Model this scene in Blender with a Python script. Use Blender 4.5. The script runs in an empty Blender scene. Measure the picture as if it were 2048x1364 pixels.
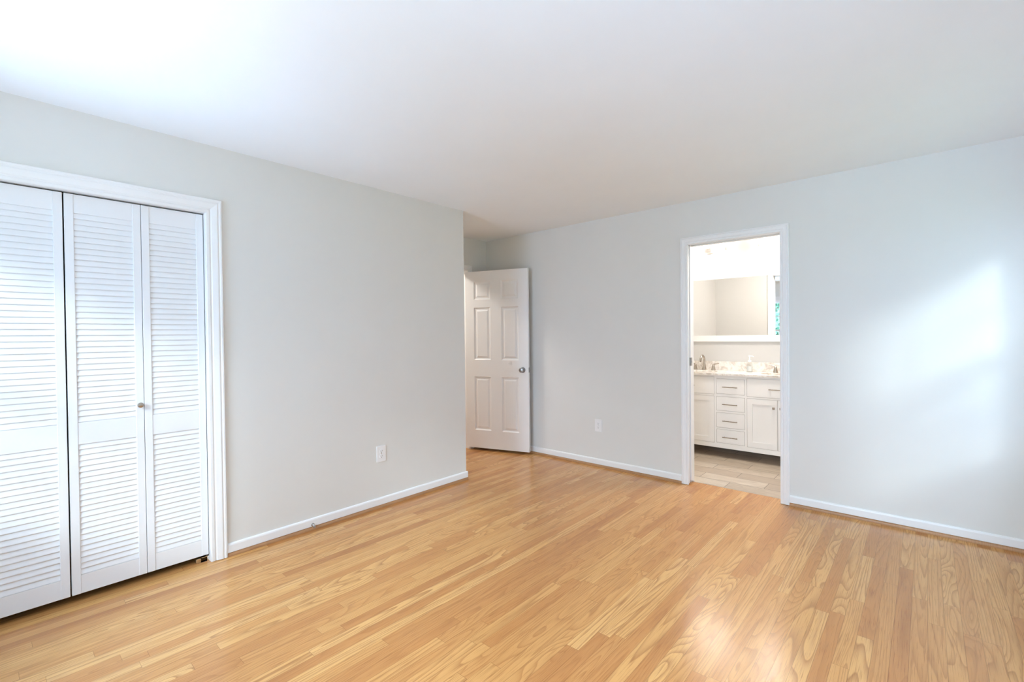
import bpy, bmesh, math, random
from mathutils import Vector, Matrix
random.seed(7)
S = bpy.context.scene
COL = S.collection
PI = math.pi

# ------------------------------------------------------------------ camera
F_PX = 937.1137
cam_d = bpy.data.cameras.new('camera')
cam_d.sensor_fit = 'HORIZONTAL'
cam_d.sensor_width = 36.0
cam_d.lens = 36.0 * F_PX / 2048.0
cam_d.clip_start = 0.01
cam = bpy.data.objects.new('camera', cam_d)
COL.objects.link(cam)
def cam_axes(yaw, pitch, roll):
    cy, sy, cp, sp = math.cos(yaw), math.sin(yaw), math.cos(pitch), math.sin(pitch)
    f = Vector((-sy*cp, cy*cp, sp)); r0 = Vector((cy, sy, 0)); u0 = r0.cross(f)
    cr, sr = math.cos(roll), math.sin(roll)
    return r0*cr + u0*sr, u0*cr - r0*sr, f
cr_, cu_, cf_ = cam_axes(0.7239, -0.0117, -0.0106)
M = Matrix((cr_, cu_, -cf_)).transposed().to_4x4()
M.translation = Vector((3.1407, -4.0358, 1.3085))
cam.matrix_world = M
S.camera = cam

# ------------------------------------------------------------------ view, world, sky light
S.view_settings.view_transform = 'Standard'
S.view_settings.look = 'None'
S.view_settings.gamma = 1.0
S.view_settings.use_curve_mapping = False
S.view_settings.exposure = 0.33
S.cycles.max_bounces = 16
S.cycles.diffuse_bounces = 10
S.cycles.glossy_bounces = 6
S.cycles.transparent_max_bounces = 12
S.cycles.sample_clamp_indirect = 8.0

SKY_STRENGTH = 10.0
SUN_STRENGTH = 1.75
W = bpy.data.worlds.new('overcast_sky'); S.world = W
W.use_nodes = True
nt = W.node_tree
for n in list(nt.nodes): nt.nodes.remove(n)
tc = nt.nodes.new('ShaderNodeTexCoord')
sx = nt.nodes.new('ShaderNodeSeparateXYZ')
mr = nt.nodes.new('ShaderNodeMapRange'); mr.inputs['From Min'].default_value = -1; mr.inputs['From Max'].default_value = 1
rp = nt.nodes.new('ShaderNodeValToRGB')
C_GROUND, C_HORIZON, C_MID, C_ZENITH = (0.66, 0.93, 1.36), (0.68, 1.02, 1.52), (2.0, 2.36, 2.85), (0.6, 1.05, 1.8)
els = rp.color_ramp.elements
els[0].position = 0.0; els[0].color = (*C_GROUND, 1)
els[1].position = 1.0; els[1].color = (*C_ZENITH, 1)
for ps, cc in ((0.48, C_GROUND), (0.52, C_HORIZON), (0.75, C_MID)):
    e = els.new(ps); e.color = (*cc, 1)
bg = nt.nodes.new('ShaderNodeBackground'); bg.inputs['Strength'].default_value = SKY_STRENGTH
wo = nt.nodes.new('ShaderNodeOutputWorld')
nt.links.new(tc.outputs['Generated'], sx.inputs[0]); nt.links.new(sx.outputs['Z'], mr.inputs['Value'])
nt.links.new(mr.outputs[0], rp.inputs[0]); 
# sky dimmed towards the east to weaken light through the right window
ea = nt.nodes.new('ShaderNodeMapRange'); ea.interpolation_type = 'SMOOTHSTEP'
for k_, v_ in (('From Min', 0.15), ('From Max', 0.6), ('To Min', 1.0), ('To Max', 0.18)): ea.inputs[k_].default_value = v_
vm = nt.nodes.new('ShaderNodeVectorMath'); vm.operation = 'SCALE'
nt.links.new(sx.outputs['X'], ea.inputs['Value']); nt.links.new(rp.outputs[0], vm.inputs[0]); nt.links.new(ea.outputs[0], vm.inputs['Scale'])
nt.links.new(vm.outputs[0], bg.inputs['Color'])
nt.links.new(bg.outputs[0], wo.inputs['Surface'])

# bright break in the overcast, low behind the house: broad and soft
sd = bpy.data.lights.new('soft_sun', 'SUN'); sd.energy = SUN_STRENGTH; sd.angle = math.radians(11.5); sd.color = (0.78, 0.90, 1.0)
so = bpy.data.objects.new('soft_sun', sd); COL.objects.link(so)
so.rotation_euler = Vector((-0.80, 1.0, -0.56)).to_track_quat('-Z', 'Y').to_euler()
so.location = (6, -7, 5)

# ------------------------------------------------------------------ room numbers
H = 2.44
YC = -1.132      # end of the left wall
XA = -0.83       # alcove (entry) wall
XR = 3.72        # right wall
YR = -4.48       # rear wall
TW = 0.115       # wall thickness
YB = 1.58        # bathroom far wall
BX0, BX1 = 0.86, 3.3   # bathroom side walls
CL0, CL1 = -4.372, -3.166   # closet opening in y
CLZ = 2.040
CASX = (-0.80, 0)
D0, D1, DZ = 1.604, 2.304, 2.070   # bathroom opening
E0, E1, EZ = -1.068, -0.305, 2.065  # entry opening in y

# fill light added under the bathroom ceiling to brighten the vanity front
ld = bpy.data.lights.new('bathroom_fill_light', 'AREA'); ld.shape = 'DISK'; ld.size = 0.30; ld.energy = 19.0; ld.color = (1.0, 0.92, 0.83)

lo = bpy.data.objects.new('bathroom_fill_light', ld); COL.objects.link(lo); lo.location = (2.1, 0.62, H-0.02)

# unseen fill light added in the hall to brighten the open entry door
hd = bpy.data.lights.new('hallway_fill_light', 'AREA'); hd.shape = 'DISK'; hd.size = 0.30; hd.energy = 19.0; hd.color = (1.0, 0.95, 0.90)
ho = bpy.data.objects.new('hallway_fill_light', hd); COL.objects.link(ho); ho.location = (-1.45, -1.05, H-0.02)

# fill light added out of view, aimed up so ceiling bounce evens the room
ud = bpy.data.lights.new('ceiling_bounce_fill', 'AREA'); ud.shape = 'DISK'; ud.size = 0.28
UP = ((1.0, 0.99, 0.95), 3.4)
ud.color, ud.energy = UP
uo = bpy.data.objects.new('ceiling_bounce_fill', ud); COL.objects.link(uo); uo.location = (1.55, -4.15, 1.72); uo.rotation_euler = (PI, 0, 0)

# portals that guide the sky light through the window openings
def portal(name, loc, size, direction):
    d = bpy.data.lights.new(name, 'AREA'); d.shape = 'RECTANGLE'; d.size, d.size_y = size
    d.cycles.is_portal = True
    o = bpy.data.objects.new(name, d); COL.objects.link(o); o.location = loc
    o.rotation_euler = Vector(direction).to_track_quat('-Z', 'Y').to_euler()
WIN_Z = (0.73, 1.965)
WA = (0.3135, 1.1135)
WB = (2.20, 3.20)
WC = (-1.27, -0.34)
zc = (WIN_Z[0]+WIN_Z[1])/2
portal('sky_portal_a', ((WA[0]+WA[1])/2, YR-0.13, zc), (WA[1]-WA[0]+0.1, 1.35), (0, 1, 0))
portal('sky_portal_b', ((WB[0]+WB[1])/2, YR-0.13, zc), (WB[1]-WB[0]+0.1, 1.35), (0, 1, 0))
portal('sky_portal_c', (XR+0.13, (WC[0]+WC[1])/2, zc), (WC[1]-WC[0]+0.1, 1.35), (-1, 0, 0))

# ------------------------------------------------------------------ materials
def nodes_of(m):
    m.use_nodes = True
    return m.node_tree, m.node_tree.nodes['Principled BSDF']
def N(t, kind, **kw):
    n = t.nodes.new(kind)
    for k, v in kw.items():
        if k in n.inputs: n.inputs[k].default_value = v
        else: setattr(n, k, v)
    return n
def paint(name, col, rough=0.6, bump=0.0, scale=180.0, var=0.02, spec=0.5):
    m = bpy.data.materials.new(name); t, b = nodes_of(m)
    co = N(t, 'ShaderNodeTexCoord')
    no = N(t, 'ShaderNodeTexNoise', Scale=3.0, Detail=3.0)
    t.links.new(co.outputs['Object'], no.inputs['Vector'])
    mx = N(t, 'ShaderNodeMix', data_type='RGBA')
    mx.inputs[6].default_value = (*[c*(1-var) for c in col], 1); mx.inputs[7].default_value = (*[min(1, c*(1+var)) for c in col], 1)
    t.links.new(no.outputs['Fac'], mx.inputs[0]); t.links.new(mx.outputs[2], b.inputs['Base Color'])
    b.inputs['Roughness'].default_value = rough
    b.inputs['Specular IOR Level'].default_value = spec
    if bump:
        n2 = N(t, 'ShaderNodeTexNoise', Scale=scale, Detail=2.0)
        t.links.new(co.outputs['Object'], n2.inputs['Vector'])
        bp = N(t, 'ShaderNodeBump', Strength=bump, Distance=0.002)
        t.links.new(n2.outputs['Fac'], bp.inputs['Height']); t.links.new(bp.outputs[0], b.inputs['Normal'])
    return m
def metal(name, col, rough):
    m = bpy.data.materials.new(name); t, b = nodes_of(m)
    b.inputs['Base Color'].default_value = (*col, 1); b.inputs['Metallic'].default_value = 1.0
    co = N(t, 'ShaderNodeTexCoord'); no = N(t, 'ShaderNodeTexNoise', Scale=60.0)
    t.links.new(co.outputs['Object'], no.inputs['Vector'])
    mr = N(t, 'ShaderNodeMapRange'); mr.inputs['To Min'].default_value = max(0, rough-0.04); mr.inputs['To Max'].default_value = rough+0.04
    t.links.new(no.outputs['Fac'], mr.inputs['Value']); t.links.new(mr.outputs[0], b.inputs['Roughness'])
    return m

def math_n(t, op, a, b=None, c=None):
    n = t.nodes.new('ShaderNodeMath'); n.operation = op
    for i, v in enumerate((a, b, c)):
        if v is None: continue
        if isinstance(v, (int, float)): n.inputs[i].default_value = v
        else: t.links.new(v, n.inputs[i])
    return n.outputs[0]

def plank_material(name, width, length, along_y, jitter, ramp, grain_dark, rough, gap_dark, gap_w, grain_strength, ring_amount, brick=False, off=(0, 0)):
    """strips of wood (or wood-look tile) with their own tone, growth rings and pores"""
    m = bpy.data.materials.new(name); t, b = nodes_of(m)
    geo = N(t, 'ShaderNodeNewGeometry')
    sp = N(t, 'ShaderNodeSeparateXYZ'); t.links.new(geo.outputs['Position'], sp.inputs[0])
    X, Y = (sp.outputs['X'], sp.outputs['Y']) if along_y else (sp.outputs['Y'], sp.outputs['X'])
    xs = math_n(t, 'DIVIDE', math_n(t, 'ADD', X, 40*width + off[0]), width)
    ix = math_n(t, 'FLOOR', xs); fx = math_n(t, 'FRACT', xs)
    wn = N(t, 'ShaderNodeTexWhiteNoise', noise_dimensions='1D'); t.links.new(ix, wn.inputs['W'])
    if brick:
        offs = math_n(t, 'MULTIPLY', math_n(t, 'MODULO', ix, 2.0), 0.5)
        lenr = length
    else:
        offs = math_n(t, 'MULTIPLY', wn.outputs['Value'], 7.31)
        wn3 = N(t, 'ShaderNodeTexWhiteNoise', noise_dimensions='1D'); t.links.new(math_n(t, 'ADD', ix, 91.7), wn3.inputs['W'])
        lenr = math_n(t, 'MULTIPLY_ADD', wn3.outputs['Value'], length*jitter, length*(1-jitter/2))
    ys = math_n(t, 'ADD', math_n(t, 'DIVIDE', math_n(t, 'ADD', Y, 20.0 + off[1]), lenr), offs)
    iy = math_n(t, 'FLOOR', ys); fy = math_n(t, 'FRACT', ys)
    cb = N(t, 'ShaderNodeCombineXYZ'); t.links.new(ix, cb.inputs[0]); t.links.new(iy, cb.inputs[1])
    wr = N(t, 'ShaderNodeTexWhiteNoise', noise_dimensions='3D'); t.links.new(cb.outputs[0], wr.inputs['Vector'])
    rnd = wr.outputs['Value']
    sc = N(t, 'ShaderNodeSeparateColor'); t.links.new(wr.outputs['Color'], sc.inputs[0])
    # plank-local grain space
    gx = math_n(t, 'MULTIPLY_ADD', rnd, 53.0, X); gy = math_n(t, 'MULTIPLY_ADD', sc.outputs[1], 31.0, Y)
    g1 = N(t, 'ShaderNodeCombineXYZ'); ysc = math_n(t, 'MULTIPLY_ADD', math_n(t, 'POWER', sc.outputs[2], 2.2), 1.25, 0.16)   # straight-grained to cathedral boards
    t.links.new(math_n(t, 'MULTIPLY', gx, 9.0), g1.inputs[0]); t.links.new(math_n(t, 'MULTIPLY', gy, ysc), g1.inputs[1])
    t.links.new(math_n(t, 'MULTIPLY', rnd, 17.0), g1.inputs[2])
    n1 = N(t, 'ShaderNodeTexNoise', Scale=1.0, Detail=1.2, Roughness=0.35, Distortion=0.25); t.links.new(g1.outputs[0], n1.inputs['Vector'])
    nrings = math_n(t, 'MULTIPLY_ADD', sc.outputs[2], -11.0, 30.0)
    saw = math_n(t, 'FRACT', math_n(t, 'MULTIPLY', n1.outputs['Fac'], nrings))
    late = math_n(t, 'POWER', saw, 3.0)                       # early wood darkens slowly into late wood, then drops
    edge = N(t, 'ShaderNodeMapRange', interpolation_type='SMOOTHSTEP')
    for k_, v_ in (('From Min', 0.90), ('From Max', 1.0), ('To Min', 1.0), ('To Max', 0.0)): edge.inputs[k_].default_value = v_
    t.links.new(saw, edge.inputs['Value'])
    ring = math_n(t, 'MULTIPLY', late, edge.outputs[0])
    g2 = N(t, 'ShaderNodeCombineXYZ'); t.links.new(math_n(t, 'MULTIPLY', gx, 260.0), g2.inputs[0]); t.links.new(math_n(t, 'MULTIPLY', gy, 7.0), g2.inputs[1])
    n2 = N(t, 'ShaderNodeTexNoise', Scale=1.0, Detail=3.0, Roughness=0.6); t.links.new(g2.outputs[0], n2.inputs['Vector'])
    g3 = N(t, 'ShaderNodeCombineXYZ'); t.links.new(math_n(t, 'MULTIPLY', gx, 22.0), g3.inputs[0]); t.links.new(math_n(t, 'MULTIPLY', gy, 1.6), g3.inputs[1])
    n3 = N(t, 'ShaderNodeTexNoise', Scale=1.0, Detail=2.0); t.links.new(g3.outputs[0], n3.inputs['Vector'])
    tone = math_n(t, 'ADD', math_n(t, 'MULTIPLY', rnd, 0.74), math_n(t, 'MULTIPLY', n3.outputs['Fac'], 0.26))
    cr = N(t, 'ShaderNodeValToRGB')
    els = cr.color_ramp.elements
    els[0].position, els[0].color = ramp[0][0], (*ramp[0][1], 1); els[1].position, els[1].color = ramp[-1][0], (*ramp[-1][1], 1)
    for ps, c in ramp[1:-1]:
        q = els.new(ps); q.color = (*c, 1)
    t.links.new(tone, cr.inputs[0])
    amt = math_n(t, 'MULTIPLY', ring, math_n(t, 'MULTIPLY_ADD', sc.outputs[0], ring_amount*0.9, ring_amount*0.6))
    mx = N(t, 'ShaderNodeMix', data_type='RGBA'); t.links.new(amt, mx.inputs[0]); t.links.new(cr.outputs[0], mx.inputs[6]); mx.inputs[7].default_value = (*grain_dark, 1)
    pore = math_n(t, 'MULTIPLY', math_n(t, 'SMOOTH_MIN', math_n(t, 'MAXIMUM', math_n(t, 'SUBTRACT', n2.outputs['Fac'], 0.52), 0.0), 0.3, 0.02), grain_strength)
    mx2 = N(t, 'ShaderNodeMix', data_type='RGBA'); t.links.new(pore, mx2.inputs[0]); t.links.new(mx.outputs[2], mx2.inputs[6]); mx2.inputs[7].default_value = (*grain_dark, 1)
    # joints
    ex = math_n(t, 'MULTIPLY', math_n(t, 'MINIMUM', fx, math_n(t, 'SUBTRACT', 1.0, fx)), width)
    ey = math_n(t, 'MULTIPLY', math_n(t, 'MINIMUM', fy, math_n(t, 'SUBTRACT', 1.0, fy)), lenr)
    ed = math_n(t, 'MINIMUM', ex, ey)
    gm = N(t, 'ShaderNodeMapRange', interpolation_type='SMOOTHSTEP'); gm.inputs['From Min'].default_value = gap_w*0.35; gm.inputs['From Max'].default_value = gap_w
    gm.inputs['To Min'].default_value = gap_dark; gm.inputs['To Max'].default_value = 0.0
    t.links.new(ed, gm.inputs['Value'])
    mx3 = N(t, 'ShaderNodeMix', data_type='RGBA'); t.links.new(gm.outputs[0], mx3.inputs[0]); t.links.new(mx2.outputs[2], mx3.inputs[6])
    mx3.inputs[7].default_value = (*[c*0.45 for c in grain_dark], 1)
    t.links.new(mx3.outputs[2], b.inputs['Base Color'])
    rm = math_n(t, 'MULTIPLY_ADD', n3.outputs['Fac'], 0.08, rough-0.04)
    t.links.new(rm, b.inputs['Roughness'])
    bp = N(t, 'ShaderNodeBump', Strength=0.12, Distance=0.0008)
    t.links.new(math_n(t, 'SUBTRACT', 1.0, math_n(t, 'ADD', gm.outputs[0], math_n(t, 'MULTIPLY', pore, 0.2))), bp.inputs['Height'])
    t.links.new(bp.outputs[0], b.inputs['Normal'])
    return m

M_WALL = paint('greige_wall_paint', (0.745, 0.74, 0.705), 0.75, 0.05)
M_CEIL = paint('white_ceiling_paint', (0.865, 0.90, 0.925), 0.9, 0.05)
M_TRIM = paint('white_trim_paint', (0.86, 0.86, 0.85), 0.38)
M_CLOS = paint('white_closet_door_paint', (0.83, 0.84, 0.85), 0.42)
M_DOOR = paint('white_door_paint', (0.88, 0.875, 0.865), 0.40)
M_BWALL = paint('warm_grey_bath_paint', (0.61, 0.60, 0.58), 0.7)
M_VAN = paint('cream_cabinet_paint', (0.88, 0.86, 0.83), 0.35)
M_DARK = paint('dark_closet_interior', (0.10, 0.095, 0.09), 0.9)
M_PLATE = paint('white_plastic_plate', (0.86, 0.86, 0.86), 0.3)
M_SLOT = paint('dark_slot', (0.06, 0.06, 0.065), 0.6)
M_PORC = paint('white_porcelain', (0.88, 0.87, 0.85), 0.12)
M_NICK = metal('brushed_nickel', (0.48, 0.42, 0.36), 0.26)
M_STEEL = metal('satin_steel', (0.40, 0.39, 0.38), 0.30)
M_CHROME = metal('polished_chrome', (0.80, 0.79, 0.78), 0.10)
M_BRASS = metal('old_brass', (0.62, 0.47, 0.28), 0.40)
M_SATIN = metal('satin_pale_nickel', (0.90, 0.83, 0.77), 0.42)
M_RUBBER = paint('white_rubber', (0.80, 0.80, 0.78), 0.6)
M_OAK = plank_material('oak_strip_floor', 0.0572, 1.05, True, 0.9,
    [(0.05, (0.38, 0.155, 0.050)), (0.20, (0.54, 0.245, 0.078)), (0.55, (0.65, 0.335, 0.112)), (0.80, (0.705, 0.385, 0.134)), (1.0, (0.75, 0.44, 0.175))],
    (0.29, 0.105, 0.032), 0.215, 0.48, 0.0012, 3.4, 0.60)
M_SHOE = plank_material('oak_shoe_moulding', 0.3, 2.4, True, 0.5,
    [(0.0, (0.40, 0.20, 0.085)), (1.0, (0.50, 0.27, 0.12))], (0.24, 0.10, 0.04), 0.4, 0.2, 0.0008, 2.0, 0.3)
M_TILE = plank_material('wood_look_floor_tile', 0.177, 0.533, False, 0.0,
    [(0.05, (0.42, 0.33, 0.25)), (0.5, (0.56, 0.47, 0.37)), (1.0, (0.66, 0.57, 0.47))],
    (0.24, 0.17, 0.115), 0.35, 0.8, 0.0038, 2.2, 0.55, brick=True, off=(-0.113, 0.0))

def marble(name):
    m = bpy.data.materials.new(name); t, b = nodes_of(m)
    co = N(t, 'ShaderNodeTexCoord')
    n1 = N(t, 'ShaderNodeTexNoise', Scale=9.0, Detail=6.0, Roughness=0.65, Distortion=2.2)
    t.links.new(co.outputs['Object'], n1.inputs['Vector'])
    cr = N(t, 'ShaderNodeValToRGB'); e = cr.color_ramp.elements
    e[0].position, e[0].color = 0.30, (0.46, 0.40, 0.35, 1); e[1].position, e[1].color = 0.64, (0.88, 0.85, 0.81, 1)
    q = e.new(0.43); q.color = (0.68, 0.62, 0.56, 1); q = e.new(0.52); q.color = (0.82, 0.78, 0.73, 1)
    t.links.new(n1.outputs['Fac'], cr.inputs[0]); t.links.new(cr.outputs[0], b.inputs['Base Color'])
    b.inputs['Roughness'].default_value = 0.15
    return m
M_MARB = marble('beige_veined_stone')

def pane_glass(name, tint=(0.97, 0.99, 0.985)):
    m = bpy.data.materials.new(name); m.use_nodes = True; t = m.node_tree
    for n in list(t.nodes): t.nodes.remove(n)
    tr = N(t, 'ShaderNodeBsdfTransparent'); tr.inputs[0].default_value = (*tint, 1)
    gl = N(t, 'ShaderNodeBsdfGlossy'); gl.inputs['Roughness'].default_value = 0.02
    lw = N(t, 'ShaderNodeLayerWeight'); lw.inputs['Blend'].default_value = 0.5
    fr = math_n(t, 'MULTIPLY_ADD', math_n(t, 'POWER', lw.outputs['Facing'], 5.0), 0.5, 0.025)
    mx = N(t, 'ShaderNodeMixShader'); o = N(t, 'ShaderNodeOutputMaterial')
    t.links.new(fr, mx.inputs[0]); t.links.new(tr.outputs[0], mx.inputs[1]); t.links.new(gl.outputs[0], mx.inputs[2])
    t.links.new(mx.outputs[0], o.inputs[0])
    return m
M_GLASS = pane_glass('window_glass')
M_SOAP = pane_glass('clear_plastic', (0.93, 0.945, 0.94))
def mirror_mat():
    m = bpy.data.materials.new('mirror_silver'); t, b = nodes_of(m)
    b.inputs['Base Color'].default_value = (0.92, 0.92, 0.91, 1); b.inputs['Metallic'].default_value = 1; b.inputs['Roughness'].default_value = 0.0
    return m
M_MIRROR = mirror_mat()
def glow(name, col, s):
    m = bpy.data.materials.new(name); t, b = nodes_of(m)
    b.inputs['Base Color'].default_value = (0.9, 0.9, 0.88, 1)
    b.inputs['Emission Color'].default_value = (*col, 1); b.inputs['Emission Strength'].default_value = s
    return m
TUBE = ((1.0, 0.95, 0.90), 80.0)
M_TUBE = glow('lit_frosted_glass', *TUBE)
def leaf_mat():
    m = bpy.data.materials.new('tree_leaf'); t, b = nodes_of(m)
    co = N(t, 'ShaderNodeTexCoord'); n = N(t, 'ShaderNodeTexNoise', Scale=1.4); t.links.new(co.outputs['Object'], n.inputs['Vector'])
    cr = N(t, 'ShaderNodeValToRGB'); cr.color_ramp.elements[0].color = (0.06, 0.15, 0.09, 1); cr.color_ramp.elements[1].color = (0.20, 0.38, 0.24, 1)
    t.links.new(n.outputs['Fac'], cr.inputs[0]); t.links.new(cr.outputs[0], b.inputs['Base Color']); b.inputs['Roughness'].default_value = 0.6
    return m
M_LEAF = leaf_mat()
M_SCREEN = pane_glass('insect_screen_mesh', (0.76, 0.77, 0.78))
M_BARK = paint('tree_bark', (0.14, 0.10, 0.075), 0.9, 0.6, 20)

# ------------------------------------------------------------------ mesh helpers
def box(bm, x0, x1, y0, y1, z0, z1, bevel=0.0, seg=1):
    vs = [bm.verts.new((x, y, z)) for x in (x0, x1) for y in (y0, y1) for z in (z0, z1)]
    fs = []
    for q in ((0, 1, 3, 2), (4, 6, 7, 5), (0, 4, 5, 1), (2, 3, 7, 6), (0, 2, 6, 4), (1, 5, 7, 3)):
        fs.append(bm.faces.new([vs[i] for i in q]))
    if bevel:
        es = list({e for f in fs for e in f.edges})
        bmesh.ops.bevel(bm, geom=es, offset=bevel, segments=seg, affect='EDGES', profile=0.7)
    return vs
def B(*a, **k):
    bm = bmesh.new(); box(bm, *a, **k); return bm
def prism(bm, pts, p0, p1, ax_u, ax_v):
    """closed 2-D profile pts (u,v) swept from p0 to p1"""
    p0, p1, u, v = Vector(p0), Vector(p1), Vector(ax_u), Vector(ax_v)
    a = [bm.verts.new(p0 + u*q[0] + v*q[1]) for q in pts]
    b = [bm.verts.new(p1 + u*q[0] + v*q[1]) for q in pts]
    n = len(pts)
    for i in range(n): bm.faces.new((a[i], a[(i+1) % n], b[(i+1) % n], b[i]))
    bm.faces.new(a[::-1]); bm.faces.new(b)
def mitred(bm, pts, path, u_dirs, v_dir):
    """profile swept along path; u_dirs[i] is the (mitred) u vector at point i"""
    v = Vector(v_dir); rings = []
    for p, u in zip(path, u_dirs):
        p, u = Vector(p), Vector(u)
        rings.append([bm.verts.new(p + u*q[0] + v*q[1]) for q in pts])
    n = len(pts)
    for a, b in zip(rings, rings[1:]):
        for i in range(n): bm.faces.new((a[i], a[(i+1) % n], b[(i+1) % n], b[i]))
    bm.faces.new(rings[0][::-1]); bm.faces.new(rings[-1])
def lathe(bm, prof, origin=(0, 0, 0), axis='Z', seg=24):
    o = Vector(origin); rings = []
    for r, h in prof:
        ring = []
        for i in range(seg):
            a = 2*PI*i/seg; c, s = math.cos(a)*r, math.sin(a)*r
            p = {'Z': (c, s, h), 'X': (h, c, s), 'Y': (c, h, s)}[axis]
            ring.append(bm.verts.new(o + Vector(p)))
        rings.append(ring)
    for a, b in zip(rings, rings[1:]):
        for i in range(seg): bm.faces.new((a[i], a[(i+1) % seg], b[(i+1) % seg], b[i]))
    bm.faces.new(rings[0][::-1]); bm.faces.new(rings[-1])
def tube(bm, path, rad, seg=12):
    pts = [Vector(p) for p in path]; rings = []
    n = len(pts); rads = rad if isinstance(rad, (list, tuple)) else [rad]*n
    up = Vector((0, 0, 1))
    prev = None
    for i, p in enumerate(pts):
        t = (pts[min(i+1, n-1)] - pts[max(i-1, 0)]).normalized()
        if prev is None:
            ref = up if abs(t.dot(up)) < 0.95 else Vector((1, 0, 0))
            a = t.cross(ref).normalized()
        else:
            a = (prev - t*prev.dot(t)).normalized()
        prev = a; b = t.cross(a)
        rings.append([bm.verts.new(p + (a*math.cos(2*PI*k/seg) + b*math.sin(2*PI*k/seg))*rads[i]) for k in range(seg)])
    for a, b in zip(rings, rings[1:]):
        for i in range(seg): bm.faces.new((a[i], a[(i+1) % seg], b[(i+1) % seg], b[i]))
    bm.faces.new(rings[0][::-1]); bm.faces.new(rings[-1])
def panelled(bm, f, u0, u1, w0, w1, panels, rings):
    """flat face in (u,w) at depth 0 with stepped panels; f(u,w,d) gives the point, rings = [(inset, depth)...]"""
    us = sorted({u0, u1, *[q for p in panels for q in p[:2]]}); ws = sorted({w0, w1, *[q for p in panels for q in p[2:]]})
    cache = {}
    def V(u, w, d=0.0):
        k = (round(u, 5), round(w, 5), round(d, 5))
        if k not in cache: cache[k] = bm.verts.new(f(u, w, d))
        return cache[k]
    for a, b in zip(us, us[1:]):
        for c, d in zip(ws, ws[1:]):
            mu, mw = (a+b)/2, (c+d)/2
            if any(p[0] < mu < p[1] and p[2] < mw < p[3] for p in panels): continue
            bm.faces.new((V(a, c), V(b, c), V(b, d), V(a, d)))
    for p in panels:
        # outer boundary of the panel follows the grid breaks
        def loop(ins, dep):
            a, b, c, d = p[0]+ins, p[1]-ins, p[2]+ins, p[3]-ins
            return [V(a, c, dep), V(b, c, dep), V(b, d, dep), V(a, d, dep)]
        prev = loop(0, 0)
        for ins, dep in rings:
            cur = loop(ins, dep)
            for i in range(4):
                try: bm.faces.new((prev[i], prev[(i+1) % 4], cur[(i+1) % 4], cur[i]))
                except ValueError: pass
            prev = cur
        bm.faces.new(prev)

def obj(name, bm, mat, parent=None, smooth=False, loc=None):
    """link bm as ONE mesh object; with loc, the mesh is rebased so the object's origin is loc"""
    bmesh.ops.recalc_face_normals(bm, faces=bm.faces[:])
    base = Vector((0, 0, 0))
    if parent is not None:
        q = parent
        while q is not None:
            base += Vector(q.location); q = q.parent
    if loc is not None: base = Vector(loc)
    local = parent is not None and parent.get('_local', 0)
    if not local and (parent is not None or loc is not None):
        bmesh.ops.translate(bm, verts=bm.verts[:], vec=-base)
    me = bpy.data.meshes.new(name); bm.to_mesh(me); bm.free()
    me.materials.append(mat)
    if smooth:
        for p in me.polygons: p.use_smooth = True
        try: me.set_sharp_from_angle(angle=math.radians(38))
        except Exception: pass
    o = bpy.data.objects.new(name, me); COL.objects.link(o)
    if parent is not None: o.parent = parent
    elif loc is not None: o.location = loc
    return o
def tag(o, label, cat, group=None, kind=None):
    o['label'] = label; o['category'] = cat
    if group: o['group'] = group
    if kind: o['kind'] = kind
    return o
def empty(name, loc=(0, 0, 0), rz=0.0):
    o = bpy.data.objects.new(name, None); COL.objects.link(o); o.location = loc; o.rotation_euler = (0, 0, rz); o.empty_display_size = 0.05
    return o
def struct(name, bm, mat, label, cat, smooth=False):
    o = obj(name, bm, mat, smooth=smooth); return tag(o, label, cat, kind='structure')
def kids(o): return [c for c in COL.objects if c.parent == o]
def copy_tree(o, parent=None):
    c = o.copy(); COL.objects.link(c)
    if parent is not None: c.parent = parent
    for k in kids(o): copy_tree(k, c)
    return c

# ------------------------------------------------------------------ room shell
# floors
bm = bmesh.new()
box(bm, XA-TW, XR+0.1, YR-0.1, 0.108, -0.06, 0.0)
box(bm, XA-TW-1.3, XA-TW, -2.4, 0.9, -0.06, 0.0)
struct('floor', bm, M_OAK, 'honey oak strip floor running through the bedroom', 'floor')
struct('floor_bathroom', B(BX0-0.1, BX1+0.1, 0.108, YB+0.1, -0.06, 0.0), M_TILE, 'greyish wood-look tile floor in the bathroom', 'floor')
# ceilings
struct('ceiling', B(XA-TW-1.4, BX1+0.6, YR-0.12, YB+0.12, H, H+0.06), M_CEIL, 'plain white ceiling over the bedroom', 'ceiling')
# back wall (hollow where the pocket door slides)
bm = bmesh.new()
box(bm, XA-TW, 0.80, 0, TW, 0, H)
box(bm, 0.80, D0-0.014, 0, 0.018, 0, H)
box(bm, 0.80, D0-0.014, 0.083, TW, 0, H)
box(bm, 0.80, D1+0.014, 0.018, 0.083, 2.16, H)
box(bm, D0-0.014, D1+0.014, 0, 0.018, DZ+0.014, H)
box(bm, D0-0.014, D1+0.014, 0.083, TW, DZ+0.014, H)
box(bm, D1+0.014, XR, 0, TW, 0, H)
struct('wall_back', bm, M_WALL, 'pale grey wall with the bathroom doorway in it', 'wall')
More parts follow.
